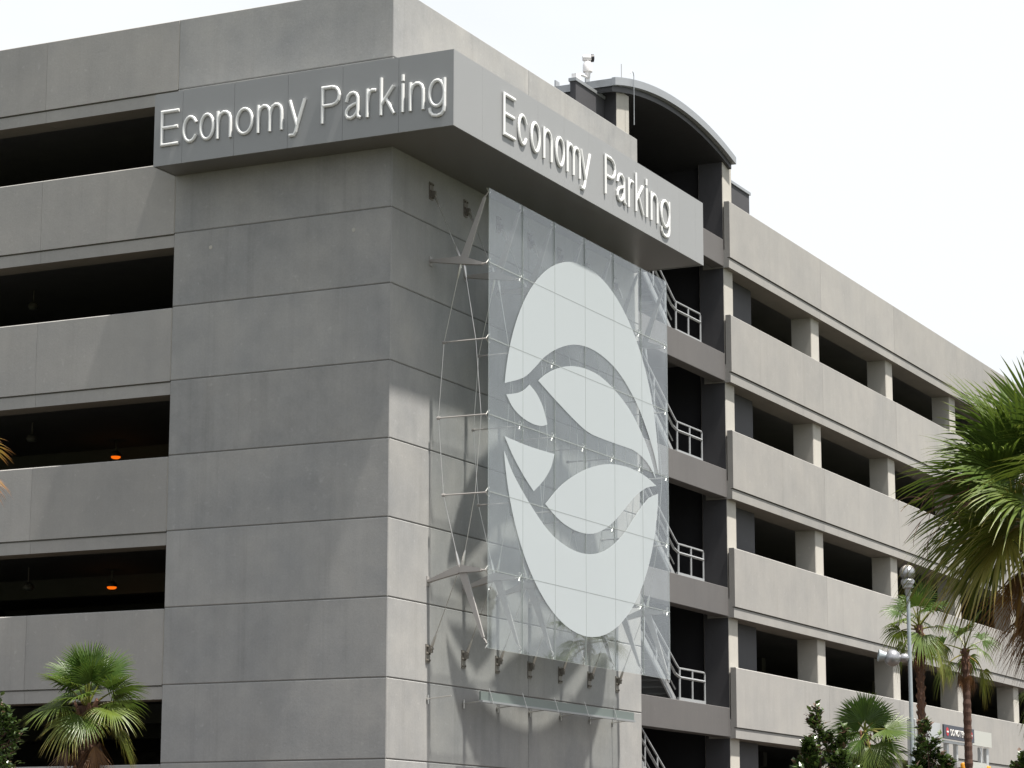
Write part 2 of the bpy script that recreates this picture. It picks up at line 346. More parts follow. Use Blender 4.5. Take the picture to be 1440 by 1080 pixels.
# arched roof
top = arc(16.6, YC, 21.72, 11.68, 20.02); low = arc(16.6, YC, 21.52, 11.68, 20.02)
b = MB(); b.prism(low+top[::-1], -.10, -.20, lambda u, v, w: (w, u, v)); b.build('roof_fascia', M['roofmetal'], G)
t2 = arc(16.6, YC, 21.50, 11.75, 19.95); l2 = arc(16.6, YC, 21.36, 11.75, 19.95)
b = MB(); b.prism(l2+t2[::-1], -.22, -6.4, lambda u, v, w: (w, u, v)); b.build('roof_vault', M['roofdark'], G)
t3 = arc(16.6, YC, 21.70, 11.70, 20.0); l3 = arc(16.6, YC, 21.51, 11.70, 20.0)
b = MB(); b.prism(l3+t3[::-1], -.201, -6.45, lambda u, v, w: (w, u, v)); b.build('roof_sheet', M['roofmetal'], G)
b = MB()
for i in range(12):
    x = -.9-.42*i
    b.box((x, 11.66, 21.02), (x-.03, 11.9, 21.30)); b.box((x, 19.8, 21.1), (x-.03, 20.03, 21.33))
b.build('roof_seam', M['roofmetal'], G)
b = MB(); b.tube([(-.12, 12.1, 21.2), (-.12, 12.1, 21.62)], .012, 5); b.build('lightning_rod', M['steel'], G)
b = MB(); b.tube([(-.06, 12.75, 20.2), (-.06, 12.75, 21.48), (-.06, 12.72, 21.56), (-.06, 12.62, 21.58), (-.06, 12.56, 21.5)], .011, 6); b.build('conduit', M['roofmetal'], G)
b = MB(); b.box((-5.9, 13.1, 20.0), (-5.0, 13.2, 20.1)); b.build('light_bracket', M['black'], G)
# landings with edge beams, flights, rails
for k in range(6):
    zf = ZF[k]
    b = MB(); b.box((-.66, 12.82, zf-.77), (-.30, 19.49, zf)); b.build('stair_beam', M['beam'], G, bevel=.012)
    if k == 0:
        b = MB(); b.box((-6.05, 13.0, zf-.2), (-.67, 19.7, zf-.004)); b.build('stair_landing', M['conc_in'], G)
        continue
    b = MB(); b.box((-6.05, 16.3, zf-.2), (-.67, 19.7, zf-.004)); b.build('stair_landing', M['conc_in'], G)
    zm = zf+1.6
    f = MB(); x0, x1 = -.52, -1.70
    ys, ye = 16.0, 16.0-1.6/math.tan(R(35))
    for xx in (x0, x1):               # channel stringers with flanges
        f.prism([(ys-.02, zf), (ys+.36, zf), (ye+.36, zm), (ye-.02, zm)], xx, xx-.05, lambda u, v, w: (w, u, v))
    for j in range(10):
        yy = ys+.1-j*(ys-ye)/10; zz = zf+.05+j*.16
        f.box((x0-.052, yy-.20, zz+.11), (x1+.002, yy+.10, zz+.15)); f.box((x0-.052, yy+.07, zz-.04), (x1+.002, yy+.10, zz+.11))
    fo = f.build('stair_flight', M['rail'], G)
    # second flight returns behind it
    f = MB(); x2, x3 = -2.2, -3.4
    for xx in (x2, x3): f.prism([(ye-.02, zm), (ye+.36, zm), (ys+.36, zf+3.2), (ys-.02, zf+3.2)], xx, xx-.05, lambda u, v, w: (w, u, v))
    for j in range(10):
        yy = ye+.2+j*(ys-ye)/10; zz = zm+.05+j*.16
        f.box((x2-.052, yy-.10, zz+.11), (x3+.002, yy+.20, zz+.15)); f.box((x2-.052, yy-.13, zz-.04), (x3+.002, yy-.10, zz+.11))
    f.build('stair_flight', M['rail'], G)
    b = MB(); b.box((-6.05, 13.0, zm-.2), (-.60, ye, zm)); b.build('half_landing', M['beam'], G)
    # guard rail of landing and flight
    r = MB(); xr = -.44
    y0, y1 = 16.30, 18.02
    tops = [(xr, y1, zf), (xr, y1, zf+.78), (xr, y1-.05, zf+.83), (xr, y0-.05, zf+.83), (xr, y0-.22, zf+.92), (xr, ye, zm+.83)]
    r.tube(tops, .026, 6); r.tube([(xr, y1, zf+.60), (xr, y0, zf+.60), (xr, y0-.30, zf+.68), (xr, ye, zm+.56)], .034, 6)
    for yy in (y0, (y0+y1)/2): r.tube([(xr, yy, zf), (xr, yy, zf+.83)], .027, 6)
    r.box((xr-.03, y0-.1, zf+.01), (xr+.03, y1, zf+.09))
    for t in (.22, .55, .88):
        yy = y0-.2+(ye-y0+.2)*t; zz = zf+.06+(zm-zf)*t; r.tube([(xr, yy, zz), (xr, yy, zz+.80)], .024, 6)
    r.tube([(xr, y0-.3, zf+.28), (xr, ye, zm+.20)], .02, 6)
    r.build('handrail', M['rail'], fo)
b = MB(); b.lathe([(.05, 0), (.09, .02), (.09, .08), (.03, .1)], 10, (-.75, 13.02, 19.35), Vector((0, 1, 0))); b.build('wall_lamp', M['yellow_lamp'], G)
# small form-tie stains on the tower face
for (x, z) in ((-4.36, 14.65), (-.89, 14.65)):
    b = MB(); b.lathe([(.045, 0), (.04, .006), (.0, .008)], 14, (x, .001, z), Vector((0, -1, 0))); b.build('patch', M['conc_col'], G)

# ------------------------------------------------------------------ wraparound sign
E_, D_, SZ0, SZ1 = 1.87, .89, 16.31, 17.88
SG = thing('wraparound_sign', 'grey metal sign box wrapping the tower corner with white raised letters', 'sign', (0, 0, SZ0))
b = MB()
b.prism([(-5.25, -.02), (-5.25, -D_+.04), (E_-.04, -D_+.04), (E_-.04, 12.46), (.02, 12.46), (.02, -.02)], SZ0+.03, SZ1-.02, lambda u, v, w: (u, v, w))
b.build('sign_core', M['clad'], SG)
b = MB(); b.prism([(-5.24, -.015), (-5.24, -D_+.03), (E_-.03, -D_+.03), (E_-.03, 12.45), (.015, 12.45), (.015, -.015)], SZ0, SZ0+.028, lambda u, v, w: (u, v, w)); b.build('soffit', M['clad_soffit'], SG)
sl_ = [-5.27, -4.56, -3.28, -1.98, -.68, .62, E_]
for a, c in zip(sl_[:-1], sl_[1:]):
    b = MB(); b.box((a+.003, -D_, SZ0-.012), (c-(.003 if c < E_ else 0), -D_+.035, SZ1)); b.build('cladding_panel', M['clad'], SG)
sr_ = [-D_+.037, .4, 1.72, 3.04, 4.36, 5.68, 7.0, 8.32, 9.64, 10.96, 12.0, 12.5]
for a, c in zip(sr_[:-1], sr_[1:]):
    b = MB(); b.box((E_-.035, a+(.0012 if a > 0 else .0), SZ0-.012), (E_, c-.0012, SZ1)); b.build('cladding_panel', M['clad'], SG)
b = MB(); b.box((-5.28, -D_+.04, SZ0-.01), (-5.255, -.02, SZ1)); b.box((.02, 12.465, SZ0-.01), (E_-.04, 12.495, SZ1)); b.build('end_panel', M['clad'], SG)

def ell(a0, a1, n, cx=.5, cy=.5, rx=.5, ry=.5):
    return [(cx+rx*math.cos(R(a0+(a1-a0)*i/n)), cy+ry*math.sin(R(a0+(a1-a0)*i/n))) for i in range(n+1)]
arch = lambda x0, x1: [(x0, .58), (x0+(x1-x0)*.06, .76), (x0+(x1-x0)*.2, .92), (x0+(x1-x0)*.45, 1.0), (x0+(x1-x0)*.68, .985), (x0+(x1-x0)*.88, .90), (x0+(x1-x0)*.98, .74), (x1, .55), (x1, 0)]
GL = {   # glyph strokes in a unit box; second entry: True = measured in cap height
 'E': ([[(1, 1), (0, 1), (0, 0), (1, 0)], [(0, .52), (.93, .52)]], 1),
 'P': ([[(0, 0), (0, 1), (.58, 1), (.80, .96), (.94, .87), (1, .74), (.94, .60), (.80, .51), (.58, .47), (0, .47)]], 1),
 'c': ([ell(38, 322, 22)], 0),
 'o': ([ell(90, 450, 30)], 0),
 'n': ([[(0, 0), (0, 1)], arch(0, 1)], 0),
 'm': ([[(0, 0), (0, 1)], arch(0, .5), arch(.5, 1)], 0),
 'r': ([[(0, 0), (0, 1)], [(0, .52), (.12, .78), (.35, .94), (.65, .99), (1, .98)]], 0),
 'i': ([[(0, 0), (0, 1)], [(0, 1.24), (0, 1.36)]], 0),
 'k': ([[(0, 0), (0, 1.36)], [(0, .34), (.93, 1)], [(.36, .60), (1, 0)]], 0),
 'y': ([[(0, 1), (.5, .02)], [(1, 1), (.5, .02), (.40, -.22), (.28, -.34), (.06, -.34)]], 0),
 'a': ([[(.06, .72), (.14, .88), (.32, .98), (.55, 1), (.74, .94), (.85, .80), (.86, .66), (.86, .14), (.90, .03), (1, 0)], [(.86, .58), (.55, .53), (.22, .44), (.04, .30), (.02, .16), (.14, .04), (.36, 0), (.60, .06), (.78, .19), (.86, .34)]], 0),
 'g': ([ell(90, 450, 28), [(1, 1), (1, -.05), (.95, -.22), (.80, -.34), (.52, -.38), (.22, -.34), (.05, -.22), (.02, -.12)]], 0),
}
def stroke(b, pts, s, place, depth, base=0):
    pts = [Vector(p) for p in pts]; n = len(pts); closed = (pts[0]-pts[-1]).length < 1e-4 and n > 3
    if closed: pts = pts[:-1]; n -= 1
    secs = []
    for i in range(n):
        a = pts[i-1] if (i > 0 or closed) else None; c = pts[(i+1) % n] if (i < n-1 or closed) else None
        d0 = (pts[i]-a).normalized() if a is not None else None; d1 = (c-pts[i]).normalized() if c is not None else None
        if d0 is None: d0 = d1
        if d1 is None: d1 = d0
        nn = Vector((-(d0.y+d1.y), d0.x+d1.x)); nn = nn.normalized() if nn.length > 1e-6 else Vector((-d0.y, d0.x))
        k = 1/max(.5, nn.dot(Vector((-d0.y, d0.x))))
        h = s/2
        secs.append([place(*(pts[i]+nn*h*k), base), place(*(pts[i]+nn*h*k), depth*.55), place(*(pts[i]+nn*h*.35*k), depth), place(*(pts[i]-nn*h*.35*k), depth), place(*(pts[i]-nn*h*k), depth*.55), place(*(pts[i]-nn*h*k), base)])
    q = 6; fs = []
    for i in range(n if closed else n-1):
        j = (i+1) % n
        for k in range(q): fs.append((i*q+k, i*q+(k+1) % q, j*q+(k+1) % q, j*q+k))
    if not closed: fs += [tuple(range(q)), tuple(range((n-1)*q+q-1, (n-1)*q-1, -1))]
    b.add([v for sct in secs for v in sct], fs)
def word(side, spec, zb, cap, xh, s, depth):
    for ch, a0, a1 in spec:
        strokes, capm = GL[ch]; H = cap if capm else xh; b = MB()
        if ch == 'i': a0 = a1 = (a0+a1)/2; lo = hi = a0
        else: lo, hi = a0+s/2, a1-s/2
        for si, st in enumerate(strokes):
            pp = [(lo+(hi-lo)*u, zb+s/2+(H-s)*v) for u, v in st]
            # extend open ends by half a stroke so that stems reach full height
            def ext(p, q):
                d = Vector(p)-Vector(q); d.normalize(); return tuple(Vector(p)+d*s/2)
            if (Vector(pp[0])-Vector(pp[-1])).length > 1e-3:
                e0 = not ((si > 0 and st[0][0] in (0, .5, .86, .36)) or (ch == 'y' and st[0] == (1, 1) and False)); e1 = not ((ch == 'P') or (ch == 'a' and si == 1) or (ch == 'y' and si == 0))
                if ch == 'i': e0 = True
                pp = [ext(pp[0], pp[1]) if e0 else pp[0]]+pp[1:-1]+[ext(pp[-1], pp[-2]) if e1 else pp[-1]]
            if side == 'L': stroke(b, pp, s, lambda u, v, d: (u, -D_-.012-d, v), depth-.004*si, -.004*si)
            else: stroke(b, pp, s, lambda u, v, d: (E_+.012+d, u, v), depth-.004*si, -.004*si)
        b.build('letter', M['letter'], SG)
word('L', [('E', -5.09, -4.63), ('c', -4.54, -4.15), ('o', -4.12, -3.74), ('n', -3.70, -3.32), ('o', -3.23, -2.79), ('m', -2.71, -2.08), ('y', -1.94, -1.54), ('P', -1.17, -.71), ('a', -.62, -.23), ('r', -.12, .11), ('k', .20, .55), ('i', .69, .77), ('n', .87, 1.23), ('g', 1.31, 1.71)], 16.70, .79, .60, .068, .05)
word('R', [('E', 1.30, 1.86), ('c', 2.0, 2.46), ('o', 2.62, 3.09), ('n', 3.24, 3.70), ('o', 3.86, 4.32), ('m', 4.43, 5.17), ('y', 5.16, 5.70), ('P', 6.48, 7.09), ('a', 7.15, 7.66), ('r', 7.79, 8.10), ('k', 8.22, 8.70), ('i', 8.80, 8.96), ('n', 9.12, 9.57), ('g', 9.73, 10.30)], 16.67, .935, .70, .078, .042)

# ------------------------------------------------------------------ glass screen with the frosted emblem
GX, GY0, GZ0, PIT = 1.375, 1.70, 6.10, 1.60
GS = thing('glass_screen', 'square clear glass screen with white frosted leaf emblem fixed before the tower wall', 'glass screen', (GX, GY0, GZ0))
for i in range(6):
    for j in range(6):
        y0, z0 = GY0+PIT*i+.007, GZ0+PIT*j+.007; y1, z1 = y0+PIT-.014, z0+PIT-.014
        b = MB(); b.box((GX-.009, y0, z0), (GX+.009, y1, z1))
        o = b.build('glass_pane', [M['glass'], M['edge']], GS)
        for p in o.data.polygons:
            if abs(p.normal.x) < .5: p.material_index = 1
b = MB()
for i in range(1, 6):
    b.box((GX-.006, GY0+PIT*i-.0065, GZ0), (GX+.0185, GY0+PIT*i+.0065, GZ0+9.6))
    for j in range(6): b.box((GX-.006, GY0+PIT*j+.0075, GZ0+PIT*i-.0065), (GX+.0185, GY0+PIT*(j+1)-.0075, GZ0+PIT*i+.0065))
b.build('silicone_joint', M['silicone'], GS)
for i in range(7):
    for j in range(7):
        y, z = GY0+PIT*i, GZ0+PIT*j; b = MB()
        for dy in (-1, 1):
            for dz in (-1, 1):
                yy, zz = y+dy*.075, z+dz*.085
                if not (GY0 < yy < GY0+9.6 and GZ0 < zz < GZ0+9.6): continue
                b.lathe([(.018, -.04), (.018, -.019)], 8, (GX+.009, yy, zz), Vector((1, 0, 0)))
                b.tube([(GX-.055, y, z), (GX-.04, yy, zz)], .010, 5)
        b.build('spider_fitting', M['steel'], GS)
CY, CZ, CR = 6.51, 10.89, 4.16
def smooth(pts, n=5):
    out = []
    P = [Vector(p) for p in pts]
    for i in range(len(P)-1):
        p0 = P[i-1] if i else P[i]*2-P[i+1]; p3 = P[i+2] if i+2 < len(P) else P[i+1]*2-P[i]
        p1, p2 = P[i], P[i+1]
        for k in range(n):
            t = k/n; out.append(.5*((2*p1)+(p2-p0)*t+(2*p0-5*p1+4*p2-p3)*t*t+(3*p1-p0-3*p2+p3)*t**3))
    out.append(P[-1]); return [tuple(p) for p in out]
def rim(p, q, up):
    a0 = math.atan2(p[1]-CZ, p[0]-CY); a1 = math.atan2(q[1]-CZ, q[0]-CY)
    if up and a1 < a0: a1 += 2*math.pi
    if not up and a1 > a0: a1 -= 2*math.pi
    return [(CY+CR*math.cos(a0+(a1-a0)*i/60), CZ+CR*math.sin(a0+(a1-a0)*i/60)) for i in range(61)]
A = smooth([(2.43, 11.67), (3.32, 11.94), (3.9, 12.27), (4.36, 12.57), (4.98, 12.86), (5.75, 13.1), (6.5, 13.2), (7.23, 13.18), (8.05, 13.03), (8.75, 12.76), (9.43, 12.35), (9.95, 11.88), (10.38, 11.38), (10.66, 10.90)])
Fp = smooth([(2.40, 10.25), (2.81, 9.84), (3.36, 9.46), (3.98, 9.1), (4.55, 8.83), (5.12, 8.66), (5.85, 8.55), (6.6, 8.55), (7.3, 8.67), (7.95, 8.9), (8.6, 9.25), (9.11, 9.62), (9.6, 9.97), (10.05, 10.24), (10.63, 10.43)])
shapes = [A+rim(A[-1], A[0], True)[1:-1], Fp+rim(Fp[-1], Fp[0], False)[1:-1],
  smooth([(4.05, 12.0), (4.5, 12.24), (5.15, 12.48), (5.87, 12.64), (6.67, 12.70), (7.4, 12.65), (8.2, 12.46), (9.0, 12.15), (9.68, 11.72), (10.19, 11.24), (10.5, 10.76)])+smooth([(10.5, 10.76), (10.14, 11.0), (9.71, 11.16), (9.15, 11.25), (8.3, 11.25), (7.29, 11.25), (6.65, 11.28), (6.02, 11.41), (5.0, 11.70), (4.05, 12.0)])[1:-1],
  smooth([(2.5, 11.44), (3.03, 11.56), (3.35, 11.68), (3.63, 11.84)])+smooth([(3.63, 11.84), (3.98, 11.70), (4.30, 11.45), (4.51, 11.12)])[1:]+smooth([(4.51, 11.12), (4.2, 11.04), (3.75, 11.02), (3.25, 11.08), (2.81, 11.22), (2.5, 11.44)])[1:-1],
  smooth([(2.42, 10.55), (3.11, 10.52), (3.95, 10.51), (4.87, 10.53)])+smooth([(4.87, 10.53), (4.68, 10.20), (4.32, 9.88), (3.83, 9.58)])[1:]+smooth([(3.83, 9.58), (3.36, 9.83), (2.84, 10.18), (2.42, 10.55)])[1:-1],
  smooth([(4.40, 9.38), (5.09, 9.83), (5.86, 10.19), (6.65, 10.47), (7.46, 10.67), (8.27, 10.78), (9.13, 10.80), (9.92, 10.73), (10.52, 10.60)])+smooth([(10.52, 10.60), (9.92, 10.47), (9.29, 10.20), (8.61, 9.79), (7.93, 9.40), (7.26, 9.13), (6.6, 9.0), (5.85, 9.0), (5.09, 9.13), (4.40, 9.38)])[1:-1]]
def cut_outline(pts, nm):
    b = MB(); b.prism(pts, GX+.0125, GX+.0165, lambda u, v, w: (w, u, v)); return b.build(nm, M['frit'], GS)
for sh in shapes: cut_outline(sh, 'frosted_leaf')

# ------------------------------------------------------------------ cable trusses that carry the glass
def taper(b, p, q, w0, w1, t=.05, mi=0):
    """flat tapered arm from p to q (points in the x,z plane), widths w0, w1"""
    p, q = Vector(p), Vector(q); d = (q-p).normalized(); n = Vector((-d.y, d.x))
    pts = [p-n*w0/2, q-n*w1/2, q+n*w1/2, p+n*w0/2]
    b.prism([tuple(v) for v in pts], -t/2, t/2, lambda u, v, w: (u, w, v), mi)
T0 = thing('cable_truss', 'leftmost steel cable truss, standing clear beside the left edge of the glass', 'truss', (0, GY0, GZ0), 'cable trusses between wall and glass')
Z = lambda z: z-GZ0
def build_truss():
    T = T0
    T['_w'] = [0, 0, 0]
    K1, K2 = (.76, Z(14.20)), (.76, Z(7.74))
    b = MB(); taper(b, (.03, Z(14.26)), K1, .05, .17, .11); taper(b, K1, (1.24, Z(14.08)), .17, .055, .13); b.tube([(1.24, 0, Z(14.08)), (GX-.05, 0, Z(14.09))], .018, 6); b.build('strut', M['arm'], T)
    b = MB(); taper(b, (.80, Z(14.24)), (1.28, Z(15.50)), .17, .05, .05); b.tube([(1.27, 0, Z(15.5)), (GX-.05, 0, Z(15.56)), (GX-.02, 0, Z(15.6))], .017, 6); b.build('arm', M['arm'], T)
    b = MB(); taper(b, (.03, Z(7.52)), K2, .05, .17, .11); taper(b, K2, (1.24, Z(7.69)), .17, .055, .13); b.tube([(1.24, 0, Z(7.69)), (GX-.05, 0, Z(7.69))], .018, 6); b.build('strut', M['arm'], T)
    b = MB(); taper(b, (.80, Z(7.69)), (1.28, Z(6.32)), .17, .05, .05); b.tube([(1.27, 0, Z(6.32)), (GX-.05, 0, Z(6.26)), (GX-.02, 0, Z(6.2))], .017, 6); b.build('arm', M['arm'], T)
    for x0, z in ((.33, 12.49), (.21, 10.90), (.34, 9.28)):
        b = MB(); b.tube([(x0, 0, Z(z)), (GX-.05, 0, Z(z))], .017, 6); b.lathe([(.035, -.02), (.035, .05)], 8, (x0, 0, Z(z)), Vector((1, 0, 0))); b.build('rod', M['arm'], T)
    def cable(pts, ends=(True, True)):
        c = MB(); c.tube(pts, .0075, 5)
        for e, i, j in ((ends[0], 0, 1), (ends[1], -1, -2)):
            if e:
                p, q = Vector(pts[i]), Vector(pts[j]); d = (q-p).normalized(); c.tube([p, p+d*.08, p+d*.22, p+d*.3], [.03, .03, .022, .012], 6)
        c.build('cable', M['steel'], T)
    cable([(.80, 0, Z(14.12)), (1.08, 0, Z(12.49)), (1.21, 0, Z(10.9)), (1.08, 0, Z(9.28)), (.80, 0, Z(7.82))])
    cable([(.72, 0, Z(14.12)), (.34, 0, Z(12.49)), (.22, 0, Z(10.9)), (.35, 0, Z(9.28)), (.72, 0, Z(7.82))])
    cable([(.70, 0, Z(14.28)), (.10, 0, Z(15.66))]); cable([(.70, 0, Z(7.66)), (.10, 0, Z(6.18))], (False, True))
    for zc, up in ((15.78, 1), (6.04, -1)):
        b = MB(); z = Z(zc)
        b.box((.001, -.085, z-.19), (.02, .085, z+.19)); b.box((.02, -.03, z-.07-.08*up), (.12, -.012, z+.07-.08*up)); b.box((.02, .012, z-.07-.08*up), (.12, .03, z+.07-.08*up))
        for dz in (-.14, .0, .14):
            for dy in (-.05, .05): b.lathe([(.022, 0), (.022, .03), (.012, .035)], 7, (.02, dy, z+dz), Vector((1, 0, 0)))
        b.lathe([(.028, -.05), (.028, .05)], 8, (.10, 0, z-.10*up), Vector((0, 1, 0)))
        b.build('wall_bracket', M['darksteel'], T)
    for zc in (14.26, 7.52):
        b = MB(); b.box((.001, -.06, Z(zc)-.10), (.018, .06, Z(zc)+.10)); b.lathe([(.03, -.06), (.03, .06)], 8, (.05, 0, Z(zc)), Vector((0, 1, 0))); b.build('wall_plate', M['arm'], T)
build_truss()
tl = ['second steel cable truss from the left, behind the first vertical glass joint', 'third steel cable truss from the left, at the rim of the frosted disc',
      'middle steel cable truss, behind the centre of the frosted disc', 'fifth steel cable truss from the left, behind the right half of the disc',
      'second steel cable truss from the right, behind the last full glass joint', 'rightmost steel cable truss, at the open stair beside the tower edge']
for i in range(1, 7): dup(T0, (0, GY0+PIT*i, GZ0), tl[i-1])

# light channel under the screen
LC = thing('light_channel', 'long thin light channel on rods across the tower wall below the glass', 'light fitting', (0, GY0, 5.15))
b = MB(); b.box((.56, 2.95, 5.16), (.60, 10.94, 5.34)); b.build('channel_back', M['channel'], LC)
b = MB(); b.box((.561, 2.95, 5.115), (.64, 10.94, 5.158)); b.build('channel_lip', M['rail'], LC)
for i in range(7):
    y = GY0+PIT*i if i < 6 else 11.0
    b = MB(); b.tube([(.02, y, 5.12), (.56, y, 5.17)], .014, 6); b.lathe([(.035, 0), (.035, .03)], 8, (.001, y, 5.12), Vector((1, 0, 0))); b.tube([(.03, y, 5.02), (.03, y, 5.2)], .016, 6)
    if 3 < y < 10.9: b.tube([(.72, y, 5.09), (.61, y, 5.42)], .008, 5)
    b.build('support_rod', M['steel'], LC)

# ------------------------------------------------------------------ security camera on the screen wall
CC = thing('security_camera', 'white pan-tilt security camera on a bracket arm above the dark roof wall', 'security camera', (-.72, 10.7, 20.88))
b = MB(); b.box((-.79, 10.56, 20.885), (-.66, 10.84, 21.02)); b.tube([(-.72, 10.75, 21.0), (-.72, 10.95, 21.10), (-.70, 11.30, 21.12)], [.05, .04, .03], 8); b.build('bracket', M['white'], CC)
b = MB(); b.lathe([(.05, 0), (.06, .02), (.075, .16), (.12, .17), (.125, .22), (.12, .36), (.09, .42), (.04, .46)], 16, (-.70, 11.33, 21.10)); b.build('pan_unit', M['white'], CC, smooth=True)
d = Vector((.75, .55, .05)).normalized(); c0 = Vector((-.70, 11.33, 21.63))
b = MB(); b.lathe([(.06, -.13), (.085, -.10), (.085, .08)], 14, c0, d); b.tube([c0-Vector((0, 0, .14)), c0], .035, 6); b.build('camera_body', M['white'], CC, smooth=True)
b = MB(); b.lathe([(.095, .081), (.10, .09), (.10, .15), (.07, .16)], 14, c0, d); b.build('lens_hood', M['black'], CC)

# ------------------------------------------------------------------ garage deck lamps
def deck_lamp(loc, label, on):
    t = thing('deck_lamp', label, 'ceiling lamp', loc, 'lamps hanging under the decks')
    t['_w'] = [0, 0, 0]
    b = MB(); b.tube([(0, 0, .5), (0, 0, .12)], .02, 6); b.lathe([(.05, .14), (.12, .08), (.135, .02), (.135, 0)], 14, (0, 0, 0)); b.build('housing', M['darksteel'], t)
    b = MB(); b.lathe([(.115, -.001), (.11, -.035), (.07, -.055), (.0, -.06)], 14, (0, 0, 0)); b.build('lens', M['sodium'] if on else M['lens_off'], t)
    if on:
        pl = bpy.data.lights.new('sodium_glow', 'POINT'); pl.energy = .3; pl.color = (1, .38, .08); pl.shadow_soft_size = .1
        po = bpy.data.objects.new('sodium_glow', pl); COL.objects.link(po); po.parent = t; po.location = (0, 0, -.3)
    return t
deck_lamp((-11.5, 7, 11.68), 'glowing orange lamp just above the middle left parapet', True)
deck_lamp((-11.5, 7, 8.47), 'glowing orange lamp hanging in the lowest clear opening at left', True)
deck_lamp((-11.9, 4, 14.86), 'unlit lamp inside the second dark opening from the top at left', False)
deck_lamp((-11.8, 4, 11.66), 'unlit lamp inside the third dark opening at left', False)
deck_lamp((-12.5, 5, 8.28), 'unlit lamp left of the glowing lamp in the lowest clear opening', False)

# ------------------------------------------------------------------ street lamp
LX, LY = 6.79, 12.64
SL = thing('street_lamp', 'tall slim grey lamp post with ball top and side spotlight', 'street lamp', (LX, LY, 0))
b = MB(); b.tube([(LX, LY, 0), (LX, LY, 4.), (LX, LY, 8.0)], [.075, .052, .042], 14); b.lathe([(.14, 0), (.14, .25), (.1, .32)], 16, (LX, LY, 0)); b.build('pole', M['pole'], SL, smooth=True)
b = MB(); b.lathe([(.05, 7.95), (.065, 8.0), (.068, 8.10), (.075, 8.12), (.12, 8.15), (.125, 8.22), (.15, 8.24), (.155, 8.32), (.12, 8.36)], 20, (LX, LY, 0)); b.build('collar', M['lampmetal'], SL, smooth=True)
b = MB(); b.lathe([(.165*math.sin(R(a)), 8.50-.165*math.cos(R(a))) for a in range(20, 181, 10)], 24, (LX, LY, 0))
b.build('globe', M['lampmetal'], SL, smooth=True)
b = MB()
for a in (20, 110, 65):
    pts = [(LX+.172*math.sin(R(t))*math.cos(R(a)), LY+.172*math.sin(R(t))*math.sin(R(a)), 8.50-.172*math.cos(R(t))) for t in range(25, 336, 10)]
    b.tube(pts, .012, 5)
b.build('globe_band', M['darksteel'], SL)
dl = Vector((-.9, -.43, 0)).normalized(); cL = Vector((LX, LY, 6.53))
b = MB(); b.lathe([(.03, .0), (.08, .04), (.10, .07), (.10, .18), (.07, .22)], 16, cL, dl)
b.build('spot_mount', M['lampmetal'], SL, smooth=True)
c2 = cL+dl*.40; b = MB(); b.lathe([(.195*math.sin(R(a)), -.195*math.cos(R(a))) for a in range(5, 176, 10)], 20, c2, dl); b.build('spot_ball', M['lampmetal'], SL, smooth=True)
d3 = (dl+Vector((0, 0, .12))).normalized(); b = MB(); b.lathe([(.10, .12), (.10, .2), (.145, .32), (.14, .325), (.09, .25)], 18, c2+Vector((0, 0, .02)), d3); b.build('spot_hood', M['pole'], SL, smooth=True)

# ------------------------------------------------------------------ exit gantry with signboard
GT = thing('exit_gantry', 'silver framed gantry carrying pale boards beside the right wing', 'gantry', (2.0, 31, 0))
b = MB(); b.box((1.92, 28.85, 5.40), (2.0, 31.0, 6.09)); b.build('panel', M['silver'], GT)
b = MB(); b.box((1.92, 34.42, 5.60), (2.0, 36.6, 6.07)); b.build('panel', M['paleboard'], GT)
b = MB(); b.box((1.90, 31.0, 5.54), (1.99, 34.42, 5.62)); b.build('beam', M['silver'], GT)
for y, w in ((28.35, .16), (28.75, .1), (32.0, .22), (33.0, .16), (35.7, .16), (36.4, .26)):
    b = MB(); b.box((1.80, y-w/2, 0), (1.915, y+w/2, 5.58 if y > 29 else 6.12)); b.build('post', M['silver'], GT, bevel=.01)
def text(body, w, h, m, parent, name, mw):
    cu = bpy.data.curves.new('t', 'FONT'); cu.body = body; cu.size = 1; cu.extrude = .006; cu.align_x = 'CENTER'; cu.align_y = 'CENTER'; cu.space_character = 1.05
    tmp = bpy.data.objects.new('t', cu); COL.objects.link(tmp); bpy.context.view_layer.update()
    me = bpy.data.meshes.new_from_object(tmp.evaluated_get(bpy.context.evaluated_depsgraph_get())); bpy.data.objects.remove(tmp); bpy.data.curves.remove(cu)
    xs = [v.co.x for v in me.vertices]; ys = [v.co.y for v in me.vertices]
    me.transform(Matrix.Diagonal((w/(max(xs)-min(xs)), h/(max(ys)-min(ys)), 1, 1)))
    me.transform(Matrix.Translation(-Vector(parent['_w'])) @ mw); me.materials.clear(); me.materials.append(m); me.name = name
    o = bpy.data.objects.new(name, me); COL.objects.link(o); o.parent = parent; return o
DN = thing('exit_signboard', 'dark grey DO NOT ENTER signboard on the gantry, half hidden by a palm trunk', 'sign', (2.06, 32.7, 5.65))
b = MB(); b.box((2.02, 31.11, 5.655), (2.07, 34.38, 6.08)); b.build('board', M['boardgrey'], DN, bevel=.006)
mw = Matrix.Translation((2.083, 32.74, 5.85)) @ Matrix.Rotation(R(90), 4, 'Z') @ Matrix.Rotation(R(90), 4, 'X')
text('DO NOT ENTER', 1.95, .20, M['signwhite'], DN, 'lettering', mw)
for y in (31.47, 34.03):
    b = MB(); b.lathe([(.13, 0), (.13, .006)], 24, (2.0715, y, 5.87), Vector((1, 0, 0))); o = b.build('no_entry_symbol', M['signred'], DN)
    b = MB(); b.box((2.0785, y-.095, 5.845), (2.083, y+.095, 5.895)); b.build('bar', M['signwhite'], o)
CB = thing('clearance_bar', 'white bar with yellow ends hanging low under the gantry', 'clearance bar', (2.1, 34.3, 4.75))
